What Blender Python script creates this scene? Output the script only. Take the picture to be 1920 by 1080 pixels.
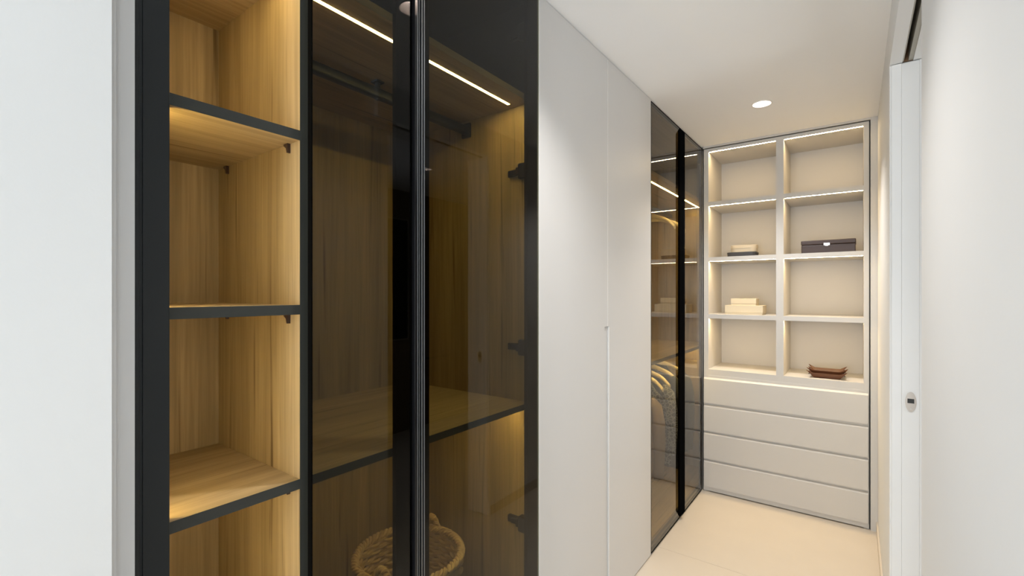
import bpy, bmesh, math, random
from math import sin, cos, pi, radians
from mathutils import Vector, Matrix
random.seed(7)
for o in list(bpy.data.objects): bpy.data.objects.remove(o, do_unlink=True)
S = bpy.context.scene
C = S.collection

# ------------------------------------------------------------------ camera, world, lights, exposure
EYE = 1.44
CEIL = 2.51
cam = bpy.data.cameras.new('camera'); co = bpy.data.objects.new('camera', cam); C.objects.link(co)
co.location = (0, 0, EYE); co.rotation_euler = (pi/2, 0, radians(36.4))
cam.sensor_width = 36; cam.lens = 876/1920*36; cam.shift_y = 10/1920; cam.clip_start = .02
S.camera = co
S.view_settings.view_transform = 'Standard'; S.view_settings.look = 'None'
S.view_settings.exposure = 0.45; S.view_settings.gamma = 1.0
S.view_settings.use_curve_mapping = False

w = bpy.data.worlds.new('world'); S.world = w; w.use_nodes = True
w.node_tree.nodes['Background'].inputs[0].default_value = (.75, .85, 1, 1)
w.node_tree.nodes['Background'].inputs[1].default_value = 1.0

def area(name, loc, rot, sx, sy, power, col, spread=pi):
    l = bpy.data.lights.new(name, 'AREA'); l.shape = 'RECTANGLE'; l.size = sx; l.size_y = sy
    l.energy = power; l.color = col; l.spread = spread
    o = bpy.data.objects.new(name, l); C.objects.link(o); o.location = loc; o.rotation_euler = rot
    return o
# daylight through the bedroom window behind the camera (faces +Y)
area('daylight_bedroom', (-.8, -2.62, 1.35), (pi/2+.58, 0, 0), 2.5, 2.0, 104, (.885, .95, 1.0))
# added fill lamp in the side room, brightens the doors opposite (faces -X)
area('fill_side_room', (1.97, 1.95, 1.45), (pi/2, 0, pi/2), .8, 1.5, 13, (.93, .97, 1.0))

# ------------------------------------------------------------------ materials
def mat(name, col, rough=.5, metal=0, spec=.5, bump=0, bscale=200, var=0, coat=0):
    m = bpy.data.materials.new(name); m.use_nodes = True
    nt = m.node_tree; b = nt.nodes['Principled BSDF']
    b.inputs['Base Color'].default_value = (*col, 1)
    b.inputs['Roughness'].default_value = rough
    b.inputs['Metallic'].default_value = metal
    b.inputs['Specular IOR Level'].default_value = spec
    if coat: b.inputs['Coat Weight'].default_value = coat; b.inputs['Coat Roughness'].default_value = .03
    g = nt.nodes.new('ShaderNodeNewGeometry')
    n = nt.nodes.new('ShaderNodeTexNoise'); n.inputs['Scale'].default_value = bscale; n.inputs['Detail'].default_value = 4
    nt.links.new(g.outputs['Position'], n.inputs['Vector'])
    if bump:
        bp = nt.nodes.new('ShaderNodeBump'); bp.inputs['Strength'].default_value = bump; bp.inputs['Distance'].default_value = .002
        nt.links.new(n.outputs['Fac'], bp.inputs['Height']); nt.links.new(bp.outputs[0], b.inputs['Normal'])
    mx = nt.nodes.new('ShaderNodeMix'); mx.data_type = 'RGBA'
    v = var or .015
    mx.inputs[6].default_value = (*[c*(1-v) for c in col], 1); mx.inputs[7].default_value = (*[min(1, c*(1+v)) for c in col], 1)
    n2 = nt.nodes.new('ShaderNodeTexNoise'); n2.inputs['Scale'].default_value = 3 if not var else bscale/8; n2.inputs['Detail'].default_value = 5
    nt.links.new(g.outputs['Position'], n2.inputs['Vector'])
    nt.links.new(n2.outputs['Fac'], mx.inputs[0]); nt.links.new(mx.outputs[2], b.inputs['Base Color'])
    return m

def wood(name, axis, dark, light, rough=.5, sc=1.0):
    m = bpy.data.materials.new(name); m.use_nodes = True
    nt = m.node_tree; L = nt.links.new; b = nt.nodes['Principled BSDF']
    b.inputs['Roughness'].default_value = rough; b.inputs['Specular IOR Level'].default_value = .3
    g = nt.nodes.new('ShaderNodeNewGeometry')
    def stretched(across, along, detail, dist=0.0, rgh=.5):
        mp = nt.nodes.new('ShaderNodeMapping')
        s = [across]*3; s[axis] = along; mp.inputs['Scale'].default_value = s
        n = nt.nodes.new('ShaderNodeTexNoise'); n.inputs['Scale'].default_value = sc; n.inputs['Detail'].default_value = detail
        n.inputs['Distortion'].default_value = dist; n.inputs['Roughness'].default_value = rgh
        L(g.outputs['Position'], mp.inputs[0]); L(mp.outputs[0], n.inputs['Vector']); return n
    broad = stretched(11, .55, 3, .6); fine = stretched(150, 3.0, 5, .3, .65); crack = stretched(52, 1.6, 2, .4); cath = stretched(24, 1.1, 4, 1.6)
    def rmp(src, p0, c0, p1, c1):
        r = nt.nodes.new('ShaderNodeValToRGB'); e = r.color_ramp.elements
        e[0].position = p0; e[0].color = (*c0, 1); e[1].position = p1; e[1].color = (*c1, 1); L(src.outputs['Fac'], r.inputs[0]); return r
    base = rmp(broad, .22, dark, .78, light)
    f = rmp(fine, .25, (.80, .78, .74), .6, (1.04, 1.04, 1.03))
    k = rmp(crack, .24, (.42, .36, .30), .37, (1, 1, 1))
    c2 = rmp(cath, .38, (.90, .89, .86), .56, (1.04, 1.03, 1.02))
    cur = base.outputs[0]
    for r in (f, k, c2):
        mx = nt.nodes.new('ShaderNodeMix'); mx.data_type = 'RGBA'; mx.blend_type = 'MULTIPLY'; mx.inputs[0].default_value = 1
        L(cur, mx.inputs[6]); L(r.outputs[0], mx.inputs[7]); cur = mx.outputs[2]
    L(cur, b.inputs['Base Color'])
    bp = nt.nodes.new('ShaderNodeBump'); bp.inputs['Strength'].default_value = .12; bp.inputs['Distance'].default_value = .001
    L(fine.outputs['Fac'], bp.inputs['Height']); L(bp.outputs[0], b.inputs['Normal'])
    return m

def glass(name, tint, ior=1.5):
    m = bpy.data.materials.new(name); m.use_nodes = True; nt = m.node_tree; L = nt.links.new
    for n in list(nt.nodes): nt.nodes.remove(n)
    out = nt.nodes.new('ShaderNodeOutputMaterial'); mx = nt.nodes.new('ShaderNodeMixShader')
    t = nt.nodes.new('ShaderNodeBsdfTransparent'); t.inputs[0].default_value = (*tint, 1)
    gl = nt.nodes.new('ShaderNodeBsdfGlossy'); gl.inputs['Roughness'].default_value = 0.0; gl.inputs[0].default_value = (1, 1, 1, 1)
    fr = nt.nodes.new('ShaderNodeFresnel'); fr.inputs[0].default_value = ior
    ge = nt.nodes.new('ShaderNodeNewGeometry'); mm = nt.nodes.new('ShaderNodeMath'); mm.operation = 'SUBTRACT'; mm.inputs[0].default_value = 1
    ml = nt.nodes.new('ShaderNodeMath'); ml.operation = 'MULTIPLY'
    L(ge.outputs['Backfacing'], mm.inputs[1]); L(fr.outputs[0], ml.inputs[0]); L(mm.outputs[0], ml.inputs[1])
    L(ml.outputs[0], mx.inputs[0]); L(t.outputs[0], mx.inputs[1]); L(gl.outputs[0], mx.inputs[2]); L(mx.outputs[0], out.inputs[0])
    return m

def emit(name, col, s):
    m = bpy.data.materials.new(name); m.use_nodes = True; b = m.node_tree.nodes['Principled BSDF']
    b.inputs['Base Color'].default_value = (*[c*.8 for c in col], 1)
    b.inputs['Emission Color'].default_value = (*col, 1); b.inputs['Emission Strength'].default_value = s
    return m

M = {}
M['wall'] = mat('wall_paint', (.755, .76, .755), .7, bump=.05, bscale=260)
M['wall_end'] = mat('ceiling_paint', (.88, .88, .88), .8, bump=.04, bscale=260)
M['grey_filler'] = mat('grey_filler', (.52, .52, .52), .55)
M['tile'] = mat('floor_tile', (.60, .53, .44), .32, spec=.4, bump=.03, bscale=60, var=.03)
M['grout'] = mat('grout', (.56, .49, .40), .8)
M['lacquer'] = mat('greige_lacquer', (.60, .592, .58), .42, spec=.4)
M['lacquer_highlight'] = mat('painted_edge_highlight', (.80, .79, .77), .35)  # paler than the lacquer: edge highlight painted into the colour
M['unit'] = mat('unit_lacquer', (.60, .575, .54), .45, spec=.35)
M['white'] = mat('white_lacquer', (.80, .80, .79), .4)
M['oak_z'] = wood('oak_vertical', 2, (.29, .215, .122), (.50, .38, .225))
M['oak_y'] = wood('oak_lengthwise', 1, (.34, .25, .14), (.53, .40, .235))
M['oak_dark'] = wood('slot_wood', 1, (.16, .09, .05), (.25, .15, .08))
M['black'] = mat('black_satin', (.009, .011, .012), .4, spec=.3)
M['black_gloss'] = mat('black_enamel', (.006, .006, .007), .08, spec=.4)
M['stile'] = mat('black_stile', (.004, .004, .004), .8, spec=0)
M['edge'] = mat('charcoal_edge', (.030, .032, .028), .5, spec=.35)
M['anod'] = mat('dark_anodised_aluminium', (.20, .21, .22), .35, metal=.9)
M['rail_metal'] = mat('track_metal', (.40, .38, .33), .5, metal=.3)
M['hinge'] = mat('black_hinge_metal', (.012, .012, .013), .3, metal=.3)
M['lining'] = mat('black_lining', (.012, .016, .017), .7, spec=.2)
M['gap'] = mat('shadow_gap_lining', (.05, .048, .045), .8)
M['glass'] = glass('bronze_tinted_glass', (.575, .57, .48), 1.33)
M['glass_far'] = glass('smoky_tinted_glass', (.68, .66, .60), 1.45)
M['led'] = emit('warm_led', (1, .75, .28), 85)
M['led_unit'] = emit('shelf_led', (1, .74, .40), 74)
M['lamp'] = emit('downlight_lens', (1, .93, .84), 28)
M['reflector'] = mat('reflector_cone', (.82, .74, .70), .3)
M['chrome'] = mat('brushed_nickel', (.50, .45, .40), .35, metal=.85)
M['silver'] = mat('silver_clasp', (.8, .8, .8), .2, metal=1)
M['slot'] = mat('dark_slot', (.02, .02, .018), .5)
M['cream'] = mat('cream_card', (.64, .56, .41), .6)
M['cream_pale'] = mat('beige_card', (.60, .52, .39), .6)
M['charcoal_card'] = mat('charcoal_card', (.045, .045, .05), .55)
M['brown_leather'] = mat('dark_brown_leather', (.040, .020, .016), .38, bump=.25, bscale=500)
M['tan_leather'] = mat('tan_brown_leather', (.13, .048, .02), .42, bump=.2, bscale=400)
M['seagrass'] = mat('seagrass', (.50, .37, .25), .8, bump=.5, bscale=500, var=.25)
M['hanger_wood'] = mat('pale_hanger_wood', (.78, .66, .46), .4)
M['wire'] = mat('hanger_wire', (.6, .6, .58), .25, metal=1)
M['dark_cloth'] = mat('charcoal_cloth', (.035, .037, .04), .9, bump=.3, bscale=700)
M['beige_cloth'] = mat('beige_cloth', (.30, .22, .14), .85, bump=.3, bscale=700)
M['bath_wood'] = wood('side_room_wood', 2, (.22, .14, .08), (.30, .20, .12))

# patterned lace cloth
def lace():
    m = mat('patterned_lace', (.05, .05, .055), .85); nt = m.node_tree; b = nt.nodes['Principled BSDF']
    v = nt.nodes.new('ShaderNodeTexVoronoi'); v.feature = 'DISTANCE_TO_EDGE'; v.inputs['Scale'].default_value = 45
    g = nt.nodes.new('ShaderNodeNewGeometry'); nt.links.new(g.outputs['Position'], v.inputs['Vector'])
    r = nt.nodes.new('ShaderNodeValToRGB'); r.color_ramp.elements[0].position = .04; r.color_ramp.elements[0].color = (.32, .32, .30, 1)
    r.color_ramp.elements[1].position = .12; r.color_ramp.elements[1].color = (.04, .04, .045, 1)
    nt.links.new(v.outputs['Distance'], r.inputs[0]); nt.links.new(r.outputs[0], b.inputs['Base Color']); return m
M['lace'] = lace()

# ------------------------------------------------------------------ helpers
class MB:
    def __init__(s): s.bm = bmesh.new()
    def box(s, x0, x1, y0, y1, z0, z1, bev=0, seg=2):
        r = bmesh.ops.create_cube(s.bm, size=1)
        vs = r['verts']
        for v in vs:
            v.co = Vector(((x0+x1)/2+v.co.x*abs(x1-x0), (y0+y1)/2+v.co.y*abs(y1-y0), (z0+z1)/2+v.co.z*abs(z1-z0)))
        if bev:
            es = set(e for v in vs for e in v.link_edges)
            bmesh.ops.bevel(s.bm, geom=list(es), offset=bev, segments=seg, affect='EDGES', profile=.5)
        return s
    def tube(s, pts, r, seg=8, closed=False, taper=None):
        n = len(pts); rings = []; pts = [Vector(p) for p in pts]; up = None
        for i, p in enumerate(pts):
            a = pts[(i-1) % n] if (closed or i > 0) else p; b = pts[(i+1) % n] if (closed or i < n-1) else p
            t = (b-a).normalized()
            if up is None:
                up = Vector((0, 0, 1)) if abs(t.z) < .9 else Vector((1, 0, 0))
            sd = t.cross(up).normalized(); up = sd.cross(t).normalized()
            rr = r if taper is None else r*taper(i/(n-1))
            rings.append([s.bm.verts.new(p+(sd*cos(2*pi*k/seg)+up*sin(2*pi*k/seg))*rr) for k in range(seg)])
        for i in range(n if closed else n-1):
            A, B = rings[i], rings[(i+1) % n]
            for k in range(seg): s.bm.faces.new((A[k], A[(k+1) % seg], B[(k+1) % seg], B[k]))
        if not closed:
            s.bm.faces.new(rings[0][::-1]); s.bm.faces.new(rings[-1])
        return s
    def prism(s, poly, a0, a1, plane='xz'):
        """poly: list of 2D points; extruded along the remaining axis from a0 to a1"""
        def P(u, v, a): return {'xz': (u, a, v), 'yz': (a, u, v), 'xy': (u, v, a)}[plane]
        A = [s.bm.verts.new(P(u, v, a0)) for u, v in poly]; B = [s.bm.verts.new(P(u, v, a1)) for u, v in poly]
        n = len(poly); s.bm.faces.new(A); s.bm.faces.new(B[::-1])
        for i in range(n): s.bm.faces.new((A[i], B[i], B[(i+1) % n], A[(i+1) % n]))
        return s
    def lathe(s, prof, cx, cy, seg=32, close=True):
        rings = [[s.bm.verts.new((cx+r*cos(2*pi*k/seg), cy+r*sin(2*pi*k/seg), z)) for k in range(seg)] for r, z in prof]
        for i in range(len(rings)-1 + (1 if close else 0)):
            A, B = rings[i], rings[(i+1) % len(rings)]
            for k in range(seg): s.bm.faces.new((A[k], A[(k+1) % seg], B[(k+1) % seg], B[k]))
        return s
    def disc(s, cx, cy, z, r, seg=32):
        s.bm.faces.new([s.bm.verts.new((cx+r*cos(2*pi*k/seg), cy+r*sin(2*pi*k/seg), z)) for k in range(seg)]); return s
    def build(s, name, m, parent=None, smooth=False, recalc=True):
        bm = s.bm
        if recalc: bmesh.ops.recalc_face_normals(bm, faces=bm.faces)
        c = Vector((0, 0, 0))
        xs = [v.co for v in bm.verts]
        c = Vector([(min(v[i] for v in xs)+max(v[i] for v in xs))/2 for i in range(3)]); c.z = min(v.z for v in xs)
        for v in bm.verts: v.co -= c
        me = bpy.data.meshes.new(name); bm.to_mesh(me); bm.free()
        me.materials.append(m)
        if smooth:
            for p in me.polygons: p.use_smooth = True
            try: me.set_sharp_from_angle(angle=radians(40))
            except Exception: pass
        o = bpy.data.objects.new(name, me); C.objects.link(o); W[o.name] = c
        o.location = c - (W[parent.name] if parent else Vector((0, 0, 0)))
        if parent: o.parent = parent
        return o
W = {}
def thing(name, label, cat, loc, group=None):
    o = bpy.data.objects.new(name, None); C.objects.link(o); o.location = loc; W[o.name] = Vector(loc); o.empty_display_size = .05
    return tag(o, label, cat, group)
def tag(o, label, cat, group=None):
    o['label'] = label; o['category'] = cat
    if group: o['group'] = group
    return o
def struct(o): o['kind'] = 'structure'; return o
def bx(name, m, parent, x0, x1, y0, y1, z0, z1, bev=0, **k):
    return MB().box(x0, x1, y0, y1, z0, z1, bev).build(name, m, parent, **k)

# ------------------------------------------------------------------ key measurements
DX = -.907            # door front plane
CX = -.930            # carcass front plane
BX = -1.573           # wardrobe back panel
RW = .104              # far right wall plane
NW = .132             # near right wall plane
OP0, OP1 = 1.476, 2.335  # side opening along the right wall
LINT = EYE+.887       # underside of the lintel
EY = 3.59             # front of the end shelving unit
DT = 2.497            # top of the doors

# ------------------------------------------------------------------ setting
fl = struct(MB().box(-3.2, 2.6, -3.0, 4.6, -.10, -.012).build('floor', M['grout']))
TS = 1.2; y0 = 2.63-5*TS; x0 = -1.05-2*TS
tile_me = None
for i in range(5):
    for j in range(7):
        xa = x0+i*TS; ya = y0+j*TS
        xb = min(xa+TS, 2.6); yb = min(ya+TS, 4.6); xa2 = max(xa, -3.2); ya2 = max(ya, -3.0)
        if xb-xa2 < .05 or yb-ya2 < .05: continue
        if xb - xa2 > TS-.01 and yb-ya2 > TS-.01 and tile_me:
            o = bpy.data.objects.new('tile', tile_me); C.objects.link(o); o.parent = fl
            o.location = Vector(((xa2+xb)/2, (ya2+yb)/2, -.012)) - W['floor']
        else:
            if xb-xa2 < .05: continue
            o = bx('tile', M['tile'], fl, xa2+.0008, xb-.0008, ya2+.0008, yb-.0008, -.012, 0, .0007)
            if xb-xa2 > TS-.01 and yb-ya2 > TS-.01: tile_me = o.data

# ceiling with three round holes for the downlights
LAMPS = [(-.47, 1.19), (-.43, 2.96), (1.17, 2.8)]
R_H = .05
def ceiling():
    b = MB(); hs = .08
    X0, X1, Y0, Y1 = -3.2, 2.6, -3.0, 4.6
    ys = sorted([Y0, Y1]+[y-hs for _, y in LAMPS]+[y+hs for _, y in LAMPS])
    xs = sorted([X0, X1]+[x-hs for x, _ in LAMPS]+[x+hs for x, _ in LAMPS])
    for i in range(len(xs)-1):
        for j in range(len(ys)-1):
            if xs[i+1]-xs[i] < 1e-5 or ys[j+1]-ys[j] < 1e-5: continue
            cx, cy = (xs[i]+xs[i+1])/2, (ys[j]+ys[j+1])/2
            if any(abs(cx-lx) < hs and abs(cy-ly) < hs for lx, ly in LAMPS): continue
            b.bm.faces.new([b.bm.verts.new(p) for p in ((xs[i], ys[j], CEIL), (xs[i], ys[j+1], CEIL), (xs[i+1], ys[j+1], CEIL), (xs[i+1], ys[j], CEIL))])
    for lx, ly in LAMPS:
        n = 32
        for k in range(n):
            def c(a, z=CEIL): return b.bm.verts.new((lx+R_H*cos(a), ly+R_H*sin(a), z))
            def q(a):
                u, v = cos(a), sin(a); m_ = max(abs(u), abs(v)); return b.bm.verts.new((lx+hs*u/m_, ly+hs*v/m_, CEIL))
            a0, a1 = 2*pi*k/n, 2*pi*(k+1)/n
            b.bm.faces.new((c(a0), c(a1), q(a1), q(a0)))
    bmesh.ops.remove_doubles(b.bm, verts=b.bm.verts, dist=1e-4)
    for f in b.bm.faces:
        if f.normal.z > 0: f.normal_flip()
    o = b.build('ceiling', M['wall_end'], recalc=False)
    for p in o.data.polygons: pass
    return struct(o)
ceiling()
lid = struct(bx('trim_1', M['gap'], None, -3.2, 2.6, -3.0, 4.6, CEIL+.12, CEIL+.16))

for n_, a in [('wall_left', (-.99, -.878, -.62, .203, 0, CEIL)),
              ('wall_back_left', (-1.70, -1.62, .0, 4.15, 0, CEIL)),
              ('wall_end', (-1.70, RW, 4.03, 4.15, 0, CEIL)),
              ('wall_bedroom_left', (-3.2, -3.1, -3.0, -.5, 0, CEIL)),
              ('wall_bedroom_partition', (-3.1, -.99, -.62, -.5, 0, CEIL)),
              ('wall_bedroom_right', (2.5, 2.6, -3.0, 4.6, 0, CEIL))]:
    struct(MB().box(*a).build(n_, M['wall']))
# return beside the first wardrobe, with its small stepped edge
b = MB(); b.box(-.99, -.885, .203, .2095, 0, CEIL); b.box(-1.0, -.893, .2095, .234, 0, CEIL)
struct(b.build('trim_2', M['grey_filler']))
# rear wall with the window opening the daylight comes through
b = MB(); b.box(-3.1, -2.1, -3.0, -2.9, 0, CEIL); b.box(1.5, 2.5, -3.0, -2.9, 0, CEIL)
b.box(-2.1, 1.5, -3.0, -2.9, 0, .3); b.box(-2.1, 1.5, -3.0, -2.9, 2.4, CEIL)
struct(b.build('wall_back', M['wall']))
b = MB()
for xx in (-2.1, -.33, 1.44): b.box(xx, xx+.06, -2.98, -2.92, .3, 2.4)
b.box(-2.1, 1.5, -2.98, -2.92, .3, .36); b.box(-2.1, 1.5, -2.98, -2.92, 2.34, 2.4)
struct(b.build('window_1', M['black']))
# right wall: far piece (between the opening and the end unit), near piece, lintel
struct(MB().box(RW, RW+.165, OP1+.012, 4.15, 0, CEIL).build('wall_right', M['wall']))
struct(MB().box(NW, NW+.165, -.62, OP1-.775, 0, CEIL).build('wall_right_near', M['wall']))
struct(MB().box(NW+.165, 2.5, -.62, -.5, 0, CEIL).build('wall_side_room', M['wall']))
b = MB(); b.box(RW, .142, OP0, OP1+.012, LINT, CEIL); b.box(.174, .297, OP0, OP1+.012, LINT, CEIL); b.box(.142, .174, OP0, OP1+.012, LINT+.11, CEIL)
struct(b.build('wall_lintel', M['wall']))
b = MB(); b.box(.1425, .146, OP0+.01, OP1, LINT+.002, LINT+.105); b.box(.160, .1735, OP0+.01, OP1, LINT+.002, LINT+.105)
b.box(.1425, .1735, OP0+.01, OP1, LINT+.1, LINT+.108)
struct(b.build('trim_3', M['rail_metal']))
struct(bx('trim_4', M['oak_dark'], None, .1425, .1735, OP1, OP1+.011, LINT+.002, LINT+.108))
# jambs of the pocket opening
b = MB(); b.box(RW+.006, .1395, OP1-.001, OP1+.0115, 0, LINT-.003, .001); b.box(.192, .272, OP1-.001, OP1+.0115, 0, LINT-.003, .001)
struct(b.build('trim_5', M['white']))
# the sliding door inside its pocket: only its leading edge shows
dr = struct(bx('door_1', M['white'], None, .1396, .1919, OP1-.0011, OP1+.0117, .008, LINT-.004, .0015))
def ellipse_plate(cx, cz, a, bb, y0, y1):
    return MB().prism([(cx+a*cos(2*pi*k/36), cz+bb*sin(2*pi*k/36)) for k in range(36)], y0, y1, 'xz')
pl = ellipse_plate(.1665, EYE-.414, .0165, .0385, OP1-.0037, OP1-.0013).build('door_pull_plate', M['chrome'], dr)
MB().box(.1565, .1765, OP1-.0050, OP1-.0033, EYE-.4185, EYE-.4015, .0006).build('latch_slot', M['slot'], pl)
MB().prism([(.1665+.0025*cos(2*pi*k/12), EYE-.440+.0025*sin(2*pi*k/12)) for k in range(12)], OP1-.0047, OP1-.0035, 'xz').build('screw', M['silver'], pl)
# baseboards of floor tile
struct(bx('baseboard_right', M['tile'], None, RW-.008, RW, OP1+.02, EY-.002, 0, .062, .001))
struct(bx('baseboard_right_near', M['tile'], None, NW-.008, NW, -.6, OP0-.01, 0, .062, .001))

# side room seen only as a reflection in the tinted glass
b = MB(); b.box(2.0, 2.08, -.5, 1.5, 0, CEIL); b.box(2.0, 2.08, 2.4, 4.4, 0, CEIL); b.box(2.0, 2.08, 1.5, 2.4, 0, .65); b.box(2.0, 2.08, 1.5, 2.4, 2.25, CEIL)
struct(b.build('wall_side_room_far', M['bath_wood']))
b = MB(); b.box(2.01, 2.05, 1.5, 1.55, .65, 2.25); b.box(2.01, 2.05, 2.35, 2.4, .65, 2.25); b.box(2.01, 2.05, 1.55, 2.35, .65, .7); b.box(2.01, 2.05, 1.55, 2.35, 2.2, 2.25)
struct(b.build('added_window_2', M['black']))  # invented window frame, made up to go with the added fill lamp
struct(bx('wall_side_room_end', M['bath_wood'], None, .27, 2.0, 4.3, 4.4, 0, CEIL))
mr = thing('wall_mirror', 'tall dark mirror reflected in the centre stile of the glass doors', 'mirror', (1.99, 2.9, .97))
bx('mirror_glass', M['black_gloss'], mr, 1.985, 1.992, 2.62, 3.30, .97, 2.2)
b = MB(); b.box(1.98, 1.999, 3.30, 3.315, .955, 2.215); b.box(1.98, 1.999, 2.605, 2.62, .955, 2.215); b.box(1.98, 1.999, 2.62, 3.3, 2.2, 2.215); b.box(1.98, 1.999, 2.62, 3.3, .955, .97)
b.build('frame', M['chrome'], mr)
so = thing('wall_socket', 'small dark square socket plate reflected in the left glass door', 'socket', (1.99, 3.05, .62))
bx('plate', M['black'], so, 1.99, 1.999, 3.0, 3.095, .615, .71, .003); bx('socket_insert', M['slot'], so, 1.986, 1.991, 3.02, 3.075, .635, .69, .002)
tr = thing('towel_rail', 'thin dark rail reflected low in the right glass door', 'towel rail', (1.95, 3.6, .7))
MB().tube([(1.92, 3.42, .74), (1.92, 3.86, .74)], .011, 10).build('bar', M['black'], tr, smooth=True)
for yy in (3.45, 3.83): MB().tube([(1.92, yy, .74), (1.999, yy, .74)], .008, 8).build('bracket', M['black'], tr, smooth=True)

# ------------------------------------------------------------------ downlights
DL = ['round white recessed ceiling downlight in front of the end shelves',]
def downlight(x, y, label, power):
    t = thing('ceiling_downlight', label, 'downlight', (x, y, CEIL), None)
    MB().lathe([(.0465, CEIL-.0025), (.054, CEIL-.0025), (.054, CEIL-.0003), (.0465, CEIL-.0003)], x, y).build('trim_ring', M['white'], t, smooth=True)
    MB().lathe([(.0465, CEIL-.002), (.030, CEIL+.045), (.030, CEIL+.048), (.0485, CEIL-.0005)], x, y).build('reflector', M['reflector'], t, smooth=True)
    MB().lathe([(.0, CEIL+.036), (.016, CEIL+.037), (.028, CEIL+.042), (.0299, CEIL+.050), (.0, CEIL+.052)], x, y, 24, close=False).build('lens', M['lamp'], t)
    l = bpy.data.lights.new('downlight_lamp', 'SPOT'); l.energy = power; l.color = (1, .975, .955); l.spot_size = radians(112); l.spot_blend = 1.0; l.shadow_soft_size = .03
    o = bpy.data.objects.new('downlight_lamp', l); C.objects.link(o); o.location = (x, y, CEIL-.012)
downlight(*LAMPS[1], 'glowing round recessed downlight in the ceiling before the end shelves', 58)
downlight(*LAMPS[0], 'recessed downlight mirrored at the top of the centre door stile', 45)
downlight(*LAMPS[2], 'side room downlight mirrored as a small oval in the centre door stile', 20)

# ------------------------------------------------------------------ near wardrobe: open shelves + two bronze glass doors
wd = thing('oak_wardrobe', 'oak-lined wardrobe with open shelves at left and bronze glass doors', 'wardrobe', (-1.2, .8, 0))
YL, YD0, YD1, YR = .262, .520, .540, 1.372
b = MB(); b.box(-.955, DX, .238, .284, 0, 2.50, .0015); b.box(DX-.002, DX+.003, .236, .2425, 0, 2.50, .001); b.box(DX, DX+.0022, .2475, .2505, 0, 2.50)
b.build('side_post', M['black'], wd)
bx('side_panel', M['oak_z'], wd, -1.34, -.955, .244, YL, .08, 2.49)
bx('side_panel', M['oak_z'], wd, BX-.02, CX-.001, YR, YR+.017, .0, 2.49)
bx('back_panel', M['oak_z'], wd, -1.34, -1.3216, YL, YD0, .08, 2.49)
bx('back_panel', M['oak_z'], wd, BX-.02, BX, YD1, YR, .08, 2.49)
bx('divider', M['oak_z'], wd, BX, CX-.0015, YD0, YD1, .08, 2.49)
bx('divider_edging', M['edge'], wd, CX-.0015, CX, YD0, YD1, .08, 2.49)
bx('cabinet_floor', M['oak_y'], wd, BX, CX, YL, YR, .08, .10)
bx('plinth', M['black'], wd, -.99, -.965, .245, YR+.017, 0, .08)
bx('cabinet_top', M['oak_y'], wd, BX, CX, YL, YR, 2.475, 2.495)
def shelf(z, ya, yb, xb, dark=True, sup=True):
    s = bx('shelf', M['oak_y'], wd, xb, CX-(.0015 if dark else 0), ya, yb, z-.020, z)
    if dark: bx('edging', M['edge'], s, CX-.0015, CX, ya, yb, z-.020, z)
    if sup:
        for xx in (-.972, -1.265):
            # small L-shaped shelf support screwed to the divider face
            MB().prism([(xx-.012, z-.0205), (xx+.004, z-.0205), (xx+.004, z-.040), (xx, z-.040), (xx-.003, z-.030), (xx-.012, z-.0245)], yb-.007, yb-.0005, 'xz').build('shelf_support', M['brown_leather'], s)
    return s
for z in (.692, 1.054, 1.416, 1.778): shelf(z, YL, YD0, -1.3216)
shelf(2.135, YL, YD0, -1.3216, sup=False)
sh = shelf(1.054, YD1, YR, BX, sup=False)
tp = shelf(2.135, YD1, YR, BX, dark=False, sup=False)
# LED strips
M['led_left'] = emit('warm_led_left', (1, .74, .28), 30)
def led_plane(m, parent, xa, xb, ya, yb, z):
    b = MB(); b.bm.faces.new([b.bm.verts.new(p) for p in ((xa, ya, z), (xa, yb, z), (xb, yb, z), (xb, ya, z))])
    return b.build('led_strip', m, parent, recalc=False)
led_n = lambda y0_, y1_, z, x=-1.0, m='led': bx('led_strip', M[m], wd, x-.005, x+.005, y0_, y1_, z-.0006, z-.0001)
led_n(YL+.02, YD0-.02, 2.115, -1.0, 'led_left'); led_n(YD1+.02, 1.337, 2.115)
M['led_post'] = emit('post_led', (1, .74, .24), 34)
M['led_soft'] = emit('warm_led_low', (1, .74, .26), 90)
led_n(YD1+.02, 1.337, 1.034, -1.0, 'led_soft')
bx('led_strip', M['led_post'], wd, -.974, -.964, YL+.0002, YL+.0014, .12, 2.44)
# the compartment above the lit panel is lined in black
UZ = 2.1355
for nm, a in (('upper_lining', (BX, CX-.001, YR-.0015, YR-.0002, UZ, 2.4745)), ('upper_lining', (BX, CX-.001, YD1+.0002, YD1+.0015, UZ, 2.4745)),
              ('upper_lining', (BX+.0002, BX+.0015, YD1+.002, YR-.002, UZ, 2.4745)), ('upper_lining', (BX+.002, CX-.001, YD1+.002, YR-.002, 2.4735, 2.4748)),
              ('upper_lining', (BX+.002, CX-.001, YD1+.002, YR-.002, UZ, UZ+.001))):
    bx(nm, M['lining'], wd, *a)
# clothes rail under the top panel
ra = MB(); ra.box(-1.242, -1.216, YD1+.004, YR-.004, 2.060, 2.092, .006, 3)
rail = ra.build('clothes_rail', M['black'], wd, smooth=True)
b = MB(); b.box(-1.236, -1.222, .938, .952, 2.055, 2.1148, .004); b.box(-1.245, -1.213, .930, .960, 2.110, 2.1148, .001)
b.build('rail_bracket', M['black'], rail)
for ya, yb in ((YR-.012, YR-.0003), (YD1+.0003, YD1+.012)):
    MB().box(-1.251, -1.207, ya, yb, 2.048, 2.104, .004).build('rail_end_socket', M['black'], rail)

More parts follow.
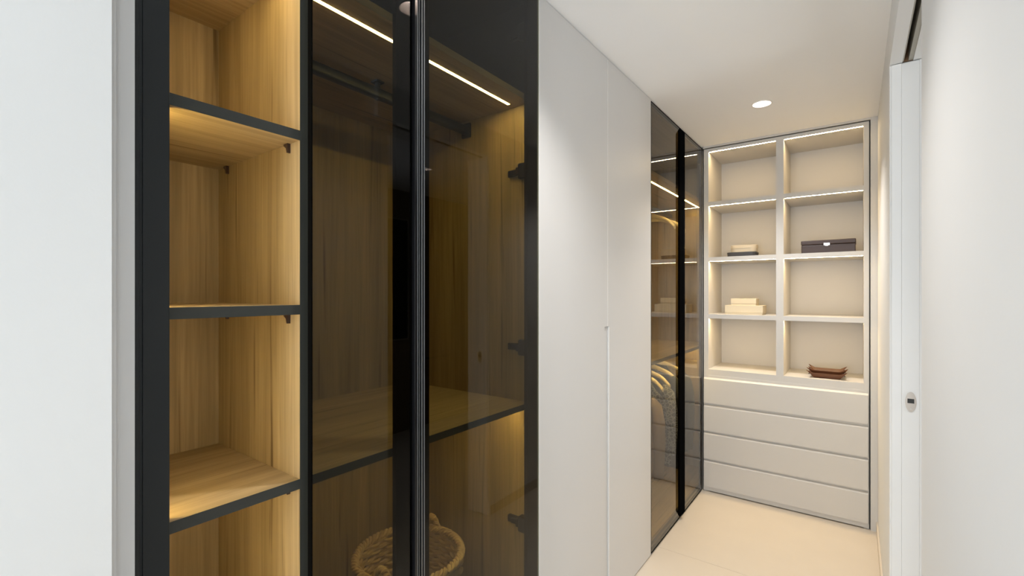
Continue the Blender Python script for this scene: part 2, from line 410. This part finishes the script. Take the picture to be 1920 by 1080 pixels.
def hinge(parent, ywall, z, xf=-.925, sgn=-1, name='hinge'):
    """cup block on the door, arm running back along the side panel"""
    b = MB()
    b.box(xf-.095, xf-.028, ywall+sgn*.001, ywall+sgn*.016, z-.012, z+.012, .002)
    b.box(xf-.075, xf-.020, ywall+sgn*.010, ywall+sgn*.024, z-.009, z+.009, .002)
    b.box(xf-.040, xf-.004, ywall+sgn*.004, ywall+sgn*.032, z-.028, z+.028, .006)
    b.box(xf-.050, xf-.022, ywall+sgn*.014, ywall+sgn*.030, z-.014, z+.015, .003)
    b.tube([(xf-.083, ywall+sgn*.016, z), (xf-.083, ywall+sgn*.018, z)], .004, 10)
    return b.build(name, M['hinge'], parent)

# door A (left, fixed against divider) and door B (right)
def glass_door(ya, yb, lw, rw, hinge_y=None, sgn=-1, zs=()):
    d = MB(); z0_, z1_ = .085, DT
    if lw: d.box(DX-.018, DX-.005, ya, ya+lw, z0_, z1_)
    if rw: d.box(DX-.018, DX-.005, yb-rw, yb, z0_, z1_)
    d.box(DX-.018, DX-.005, ya+lw, yb-rw, z1_-.05, z1_); d.box(DX-.018, DX-.005, ya+lw, yb-rw, z0_, z0_+.05)
    fr = d.build('glass_door', M['stile'], wd)
    bx('glass_pane', M['glass'], fr, DX-.0045, DX, ya, yb, z0_, z1_)
    # black enamel border fired on the back of the glass: glossy through the pane
    for z in zs: hinge(fr, hinge_y, z, sgn=sgn)
    return fr
dA = glass_door(.534, .803, .003, .047)
dB = glass_door(.845, 1.3885, .022, .063, YR, -1, (EYE+.925, EYE+.432, EYE-.192, EYE-.815))
# ridged handle profiles at the meeting edge
h = MB(); h.box(DX-.018, DX+.010, .804, .814, .085, DT, .001); h.box(DX-.018, DX+.002, .814, .8445, .085, DT)
hp = h.build('handle_profile', M['black_gloss'], wd)
f = MB()
for yy, xx, ww in ((.8115, .0108, .0024), (.8195, .0085, .0018), (.8285, .0075, .0040), (.8385, .006, .0032)):
    f.box(DX-.002, DX+xx, yy, yy+ww, .086, DT-.001, .0004, 1)
f.build('handle_ridges', M['anod'], hp)

# ------------------------------------------------------------------ white double-door wardrobe
ww = thing('greige_wardrobe', 'tall plain greige wardrobe with two flush handleless doors', 'wardrobe', (-1.2, 1.95, 0))
WY0, WY1, WM = 1.3925, 2.512, 1.960
b = MB(); b.box(BX, CX, WY0, WY0+.016, .0, 2.49); b.box(BX, CX, WY1-.016, WY1, 0, 2.49); b.box(BX, CX, WY0+.016, WY1-.016, 2.47, 2.49)
b.box(BX-.01, BX, WY0, WY1, 0, 2.49); b.box(BX, CX, WY0+.016, WY1-.016, .06, .08)
b.build('carcass', M['lacquer'], ww)
bx('plinth', M['lacquer'], ww, -.962, -.945, WY0+.016, WY1-.016, 0, .022)
GZ = EYE-.150
# door with its edge cut back below GZ for the finger groove
d1 = MB().prism([(WY0+.002, .006), (WM-.032, .006), (WM-.032, GZ), (WM-.0025, GZ), (WM-.0025, DT), (WY0+.002, DT)], DX-.019, DX, 'yz').build('door', M['lacquer'], ww)
bx('edge_highlight', M['lacquer_highlight'], d1, DX-.019, DX+.0002, WY0+.0003, WY0+.002, .006, DT)
d2 = MB().prism([(WM+.017, .006), (WY1-.002, .006), (WY1-.002, DT), (WM+.0018, DT), (WM+.0018, GZ), (WM+.017, GZ)], DX-.019, DX, 'yz').build('door', M['lacquer'], ww)
bx('edge_highlight', M['lacquer_highlight'], d2, DX-.019, DX+.0003, WM-.0006, WM+.0040, GZ, DT)  # pale strip stands in for the lit door edge at the seam
bx('edge_highlight', M['lacquer_highlight'], d2, DX-.019, DX+.0002, WM+.0152, WM+.017, .006, GZ-.001)
bx('edge_highlight', M['lacquer_highlight'], d2, DX-.019, DX+.0002, WY1-.0018, WY1-.0003, .006, DT)
bx('seal_strip', M['lacquer'], d2, DX-.03, DX-.0195, WM-.004, WM+.004, .006, DT)
# recessed finger-pull profile between the two doors
gr = MB(); gr.box(DX-.019, DX-.007, WM-.0300, WM+.0148, .008, GZ-.0015, .002); gr.box(DX-.019, DX-.003, WM+.0105, WM+.0148, .008, GZ-.0015, .0006)
gr.build('finger_pull_profile', M['lacquer'], d1)
# filler between the door tops and the ceiling
struct(bx('trim_6', M['lacquer'], None, DX-.05, DX-.006, .24, EY-.03, DT+.0035, CEIL-.0005))

# ------------------------------------------------------------------ far glass wardrobe
fw = thing('smoked_glass_wardrobe', 'narrow smoked glass wardrobe in the corner beside the end shelves', 'wardrobe', (-1.2, 3.1, 0))
FY0, FY1, FM, FE = 2.514, 3.562, 3.062, 3.87
b = MB()
bx('side_panel', M['oak_z'], fw, BX, CX, FY0, FY0+.018, 0, 2.49)
bx('side_panel', M['oak_z'], fw, BX, -.912, FE, FE+.018, 0, 2.49)
bx('back_panel', M['oak_z'], fw, BX-.018, BX, FY0, FE, 0, 2.49)
bx('cabinet_floor', M['oak_y'], fw, BX, CX, FY0+.018, FE, .04, .06)
bx('cabinet_top', M['oak_y'], fw, BX, CX, FY0+.018, FE, 2.47, 2.49)
tp2 = bx('shelf', M['oak_y'], fw, BX, CX, FY0+.018, FE, 2.115, 2.135)
ms = bx('shelf', M['oak_y'], fw, BX, CX, FY0+.018, FE, 1.034, 1.054)
bx('edging', M['edge'], ms, CX, CX+.0015, FY0+.018, FE, 1.034, 1.054)
bx('filler_panel', M['lacquer'], fw, -.925, -.9125, FY1+.004, FE, 0, 2.49)
bx('led_strip', M['led'], fw, -1.005, -.995, FY0+.04, 3.83, 2.1138, 2.1148)
bx('led_strip', M['led_soft'], fw, -1.005, -.995, FY0+.04, 3.83, 1.0328, 1.0338)
for z, nm in ((2.074, 'upper'), (.985, 'lower')):
    r_ = MB().box(-1.242, -1.216, FY0+.020, FE-.002, z-.014, z+.014, .006, 3).build('clothes_rail', M['black'], fw, smooth=True)
    MB().box(-1.236, -1.222, 3.18, 3.195, z+.008, (2.1148 if z > 2 else 1.0338), .003).build('rail_bracket', M['black'], r_)
def far_door(ya, yb):
    d = MB(); t = .0045; z0_ = .010
    d.box(DX-.018, DX, ya, ya+t, z0_, DT); d.box(DX-.018, DX, yb-t, yb, z0_, DT)
    d.box(DX-.018, DX, ya+t, yb-t, DT-t, DT); d.box(DX-.018, DX, ya+t, yb-t, z0_, z0_+t)
    fr = d.build('glass_door', M['stile'], fw)
    bx('glass_pane', M['glass_far'], fr, DX-.0065, DX-.001, ya+t, yb-t, z0_+t, DT-t)
    return fr
e1 = far_door(FY0+.002, FM-.0015); e2 = far_door(FM+.0015, FY1)
for fr, yw, sg in ((e2, FY1-.006, -1),):
    pass
# long handle bar with mitred ends
hb = MB()
sec = [(0, -.032), (.024, -.026), (.024, -.002), (0, .004)]
hz0, hz1 = .045, DT-.035
A = [hb.bm.verts.new((DX+u+.0002, FM+v, hz0 + (0 if u else -.030))) for u, v in sec]
B = [hb.bm.verts.new((DX+u+.0002, FM+v, hz1 + (0 if u else .030))) for u, v in sec]
hb.bm.faces.new(A); hb.bm.faces.new(B[::-1])
for i in range(4): hb.bm.faces.new((A[i], B[i], B[(i+1) % 4], A[(i+1) % 4]))
hb.build('handle_bar', M['stile'], fw)
bx('plinth', M['black'], fw, -.96, -.945, FY0+.018, FE, 0, .04)

# ------------------------------------------------------------------ end shelving unit
eu = thing('end_shelving_unit', 'built-in greige unit of lit open shelves above four drawers', 'shelving unit', (-.40, 3.8, 0))
XL0, XL1, XM0, XM1, XR0, XR1 = -.900, -.868, -.436, -.392, .036, .062
EB = 4.0
ztop = 2.470
bx('side_panel', M['unit'], eu, XL0, XL1, EY, EB, 0, 2.492)
bx('side_panel', M['unit'], eu, XR0, XR1, EY, EB, 0, 2.492)
bx('divider', M['unit'], eu, XM0, XM1, EY, EB, .888, ztop)
bx('top_panel', M['unit'], eu, XL1, XR0, EY, EB, ztop, 2.492)
bx('back_panel', M['unit'], eu, XL0, XR1, EB, EB+.012, 0, 2.492)
bx('bottom_board', M['unit'], eu, XL1, XR0, EY, EB, .845, .888)
us = [2.075, 1.672, 1.258]
for z in us:
    for xa, xb in ((XL1, XM0), (XM1, XR0)):
        s = bx('shelf', M['unit'], eu, xa, xb, EY, EB, z, z+.030)
for z in [ztop]+us:
    for xa, xb in ((XL1, XM0), (XM1, XR0)):
        led_plane(M['led_unit'], eu, xa+.006, xb-.004, EY+.007, EY+.019, z-.0001)
# drawers: front with a bevelled top grip
zs = [.828, .640, .438, .238]; zh = [.185, .187, .186, .188]
zt = [.828, .6275, .4285, .226]; zb = [.644, .442, .240, .038]
bx('drawer_carcass', M['unit'], eu, XL1, XR0, EY-.003, EB, .03, .845)
for z1_, z0_ in zip(zt, zb):
    XA, XB = XL0+.004, XR1-.004
    MB().prism([(EY-.019, z0_), (EY-.0035, z0_), (EY-.0035, z1_), (EY-.007, z1_), (EY-.019, z1_-.010)], XA, XB, 'yz').build('drawer', M['unit'], eu)
bx('plinth', M['unit'], eu, XL0, XR1, EY-.006, EY, .006, .034)
struct(bx('trim_7', M['gap'], None, XL0-.003, XR1+.006, EY+.004, EY+.02, 2.4925, 2.4975))
struct(bx('trim_8', M['unit'], None, XL0-.003, RW-.0005, EY-.012, EY+.02, 2.498, CEIL-.0005))
struct(bx('trim_9', M['unit'], None, XR1+.007, RW-.0005, EY-.016, EY+.02, 0, 2.4975))
struct(bx('trim_10', M['gap'], None, XR1+.001, XR1+.0055, EY+.004, EY+.02, 0, 2.4925))

# things on the shelves -------------------------------------------------
def rr(cx, cy, hx, hy, r, n=6):
    p = []
    for sx, sy, a0 in ((1, 1, 0), (-1, 1, pi/2), (-1, -1, pi), (1, -1, 3*pi/2)):
        for k in range(n+1):
            a = a0+pi/2*k/n; p.append((cx+sx*(hx-r)+r*cos(a), cy+sy*(hy-r)+r*sin(a)))
    return p
SZ = [z+.030 for z in us]   # shelf top heights 2.105, 1.702, 1.288
t = thing('round_box', 'charcoal round-cornered box under a beige one on the second shelf from top', 'box', (-.665, 3.73, SZ[1]))
MB().prism(rr(-.665, 3.73, .094, .075, .03), SZ[1], SZ[1]+.030, 'xy').build('box_body', M['charcoal_card'], t, smooth=True)
MB().prism(rr(-.665, 3.73, .096, .077, .032), SZ[1]+.0205, SZ[1]+.0335, 'xy').build('lid', M['charcoal_card'], t, smooth=True)
t = thing('round_box', 'beige round-cornered box resting on the charcoal box', 'box', (-.655, 3.735, SZ[1]+.034))
MB().prism(rr(-.655, 3.735, .083, .068, .04), SZ[1]+.034, SZ[1]+.078, 'xy').build('box_body', M['cream_pale'], t, smooth=True)
MB().prism(rr(-.655, 3.735, .085, .070, .042), SZ[1]+.062, SZ[1]+.084, 'xy').build('lid', M['cream_pale'], t, smooth=True)
z = SZ[1]
t = thing('leather_case', 'dark brown leather case with a silver clasp on the right-hand shelf', 'case', (-.15, 3.74, z))
bx('case_body', M['brown_leather'], t, -.296, -.004, 3.655, 3.85, z, z+.056, .004)
bx('lid', M['brown_leather'], t, -.298, -.002, 3.652, 3.852, z+.0575, z+.086, .005)
c = bx('clasp', M['silver'], t, -.172, -.138, 3.648, 3.653, z+.050, z+.066, .001)
bx('clasp_catch', M['silver'], c, -.164, -.146, 3.644, 3.649, z+.045, z+.060, .002)
z = SZ[2]
t = thing('cream_box', 'wider cream box at the bottom of the pair, left column third shelf', 'box', (-.65, 3.74, z))
bx('box_body', M['cream'], t, -.768, -.528, 3.66, 3.82, z, z+.045, .001)
bx('lid', M['cream'], t, -.771, -.525, 3.657, 3.823, z+.014, z+.066, .0015)
z += .066
t = thing('cream_box', 'smaller cream box stacked on top of the wider cream box', 'box', (-.65, 3.73, z))
bx('box_body', M['cream'], t, -.731, -.571, 3.672, 3.79, z, z+.03, .001)
bx('lid', M['cream'], t, -.733, -.569, 3.670, 3.792, z+.012, z+.048, .0015)
# two nested leather trays with pinched corners
def tray(z, hx, hy, hgt, label, cx=-.155, cy=3.70, rot=0):
    t = thing('leather_tray', label, 'tray', (cx, cy, z))
    b = MB(); th = .003
    def loop(inset, zz, flare):
        # rectangular ring whose corners are pinched outward and up
        pts = []
        X, Y = hx-inset+flare, hy-inset+flare
        n = 8
        cs = [(X, -Y), (X, Y), (-X, Y), (-X, -Y)]
        for i in range(4):
            a = cs[i]; c_ = cs[(i+1) % 4]
            for k in range(n):
                f = k/n; px = a[0]+(c_[0]-a[0])*f; py = a[1]+(c_[1]-a[1])*f
                e = max(0, 1-min(f, 1-f)*n*.9)          # near a corner
                q = flare/.03
                if k: 
                    m_ = 1-.06*q*sin(pi*f); 
                    if abs(a[0]-c_[0]) < 1e-6: px *= m_
                    else: py *= 1-.12*q*sin(pi*f)
                pts.append((cx+px*(1+.12*e**2*q), cy+py*(1+.12*e**2*q), z+zz+e**2*.017*q))
        return pts
    levels = [(0, 0, 0), (0, hgt*.35, .010), (0, hgt*.7, .020), (0, hgt, .030), (th, hgt, .030), (th, hgt*.6, .017), (th, th, .0)]
    rings = [[b.bm.verts.new(p) for p in loop(*lv)] for lv in levels]
    n = len(rings[0])
    for i in range(len(rings)-1):
        for k in range(n): b.bm.faces.new((rings[i][k], rings[i][(k+1) % n], rings[i+1][(k+1) % n], rings[i+1][k]))
    b.bm.faces.new(rings[0]); b.bm.faces.new(rings[-1])
    b.build('tray_body', M['tan_leather'], t)
    for sx in (-1, 1):
        for sy in (-1, 1):
            px, py = cx+sx*(hx+.026), cy+sy*(hy+.026)
            MB().tube([(px-sx*.004, py, z+hgt*.8), (px+sx*.003, py, z+hgt*.8)], .003, 8).build('rivet', M['brown_leather'], t)
tray(.888, .070, .055, .034, 'tan brown leather tray, lower one of two nested, on the lowest shelf')
tray(.9025, .066, .050, .036, 'tan brown leather tray nested inside the lower one with corner points showing', cx=-.157, cy=3.703)

# ------------------------------------------------------------------ hangers and clothes in the far wardrobe
HX = -1.229
def hanger(y, railz, label, grp, yaw=0, cloth=None, fat=.018):
    t = thing('clothes_hanger', label, 'hanger', (0, 0, 0), grp)
    top = railz+.014+.003
    t.location = (HX, y, top-.12); W[t.name] = Vector((HX, y, top-.12)); t.rotation_euler = (0, 0, yaw)
    # built in coordinates around (HX,y)
    pts = []
    r = .020
    for k in range(13):
        a = -.35*pi + 1.35*pi*k/12
        pts.append((HX+r*cos(a), y, top-r+r*sin(a)))
    pts += [(HX-r*.9, y, top-.030), (HX-.006, y, top-.048), (HX, y, top-.06), (HX, y, top-.085)]
    MB().tube(pts, .0019, 8).build('hook', M['wire'], t, smooth=True)
    # body: curved arms, thicker and wider at the ends
    b = MB(); n = 20; rings = []
    for k in range(n+1):
        u = -1+2*k/n; au = abs(u)
        xx = HX+u*.215; zc = top-.088-.075*au**1.5-.028*max(0, au-.75)*4*au
        yy = y + .012*au**2
        hh = .011+.010*(1-au)**2+.004*au; th_ = .006+fat*max(0, au-.35)**1.3
        rings.append([b.bm.verts.new((xx, yy+th_*cos(a), zc+hh*sin(a))) for a in [2*pi*q/10 for q in range(10)]])
    for i in range(n):
        for q in range(10): b.bm.faces.new((rings[i][q], rings[i][(q+1) % 10], rings[i+1][(q+1) % 10], rings[i+1][q]))
    b.bm.faces.new(rings[0]); b.bm.faces.new(rings[-1])
    b.build('shoulder_bar', M['hanger_wood'], t, smooth=True)
    return t, top
def garment(y, railz, m, length, halfw, label, name, cat, sleeve=.5, off=0.0, open_=0.0, seed=0, th=.034):
    """a garment hanging on a hanger: shoulders follow the hanger, the cloth falls in folds"""
    top = railz+.017-.106
    rd = random.Random(seed); ph = rd.random()*6
    b = MB(); n = 48; rings = []
    rows = 22
    for j in range(rows+1):
        f = j/rows
        hw = halfw*(.30+.70*min(1, (f*7)**.6)) if f < .14 else halfw*(1+.05*sin(f*3)+.10*f)
        ring = []
        for k in range(n):
            a = 2*pi*k/n
            u = cos(a); s_ = sin(a)
            drop = .082*abs(u)**1.5 * (1 if f < .5 else 1-.6*(f-.5))
            fold = (.004+.012*f)*sin(9*a+ph+f*1.5)+.006*f*sin(17*a+ph*2)
            yy = y + off*0 + s_*(th*(.45+.55*min(1, f*3))+fold)
            xx = HX+u*(hw+fold*.5)
            zz = top-.002-drop*(1-f*.5)-f*length
            if f == 0: xx = HX+u*.07; zz = top+.004-.01*abs(u); yy = y+s_*.018
            ring.append(b.bm.verts.new((xx, yy, zz)))
        rings.append(ring)
    for j in range(rows):
        for k in range(n): b.bm.faces.new((rings[j][k], rings[j][(k+1) % n], rings[j+1][(k+1) % n], rings[j+1][k]))
    o0 = thing(name, label, cat, (HX, y, top-length))
    b.build('cloth_body', m, o0, smooth=True)
    if sleeve:
        for s_ in (-1, 1):
            q = MB(); pts = [(HX+s_*(halfw-.03), y, top-.062), (HX+s_*(halfw+.012), y-.012, top-.10), (HX+s_*(halfw+.035), y-.022, top-.20), (HX+s_*(halfw+.040), y-.02, top-.34), (HX+s_*(halfw+.03), y-.01, top-.10-sleeve)]
            q.tube(pts, .045, 14, taper=lambda f_: .75+.3*min(1, f_*3)-.35*f_)
            q.build('sleeve', m, o0, smooth=True)
    return o0
hanger(3.50, 2.074, 'pale wooden hanger hanging empty on the upper rail of the corner wardrobe', None, .10)
hanger(3.30, 2.074, 'second empty pale wooden hanger, at the glass edge of the upper rail', None, -.15)
LZ = .985
garment(3.02, LZ-.10, M['beige_cloth'], .55, .165, 'beige garment hanging nearest behind the smoked glass', 'beige_coat', 'coat', .45, seed=2)
hanger(3.02, LZ, 'pale wooden hanger inside the beige garment', None)
garment(3.16, LZ-.03, M['lace'], .55, .20, 'black and white lace-patterned top hanging behind the beige garment', 'lace_top', 'top', .40, seed=3)
hanger(3.16, LZ, 'pale wooden hanger inside the lace-patterned top', None)
garment(3.34, LZ, M['dark_cloth'], .66, .20, 'charcoal garment hanging behind the lace-patterned top', 'charcoal_coat', 'coat', .5, seed=4)
hanger(3.34, LZ, 'pale wooden hanger inside the nearer charcoal garment', None)
garment(3.56, LZ, M['dark_cloth'], .60, .20, 'charcoal jacket hanging last on the lower rail', 'charcoal_jacket', 'jacket', .5, seed=5)
hanger(3.56, LZ, 'pale wooden hanger inside the last charcoal jacket', None)

# ------------------------------------------------------------------ seagrass basket on the wardrobe floor
bc = (-1.20, 1.05); BR = .172; BZ = .585
bk = thing('seagrass_basket', 'round woven seagrass basket with braided rim on the wardrobe floor', 'basket', (bc[0], bc[1], .10))
b = MB(); rows = 34
for j in range(rows):
    f = j/(rows-1); z = .107+f*(BZ-.022-.107); R = .135+(BR-.135)*f**.8
    n = 72; pts = []
    for k in range(n):
        a = 2*pi*k/n; wv = .004*(1 if (k//2+j) % 2 else -1)
        pts.append((bc[0]+(R+wv)*cos(a), bc[1]+(R+wv)*sin(a), z+.0015*sin(3*a+j)+.002*sin(k*1.7)))
    b.tube(pts, .0072, 5, closed=True)
bo = b.build('woven_body', M['seagrass'], bk, smooth=True)
b = MB().lathe([(.005, .102), (.138, .102), (.138, .11), (.005, .11)], bc[0], bc[1], 36); b.build('basket_base', M['seagrass'], bk)
b = MB()
for s_ in range(3):
    pts = []
    n = 180
    for k in range(n):
        a = 2*pi*k/n; q = a*22+s_*2*pi/3
        pts.append((bc[0]+(BR+.0085*cos(q))*cos(a), bc[1]+(BR+.0085*cos(q))*sin(a), BZ-.010+.0075*sin(q)))
    b.tube(pts, .0062, 6, closed=True)
b.build('braided_rim', M['seagrass'], bk, smooth=True)
for ang in (math.atan2(.172, -.066), math.atan2(-.172, .066)):
    b = MB(); n = 40
    for s_ in range(2):
        pts = []
        for k in range(n+1):
            f = k/n; a = ang+(-.17+.34*f); q = f*20+s_*pi
            R = BR+.006*cos(q)
            pts.append((bc[0]+R*cos(a), bc[1]+R*sin(a), BZ-.012+.044*sin(pi*f)**.7+.006*sin(q)))
        b.tube(pts, .0065, 6)
    b.build('handle', M['seagrass'], bk, smooth=True)
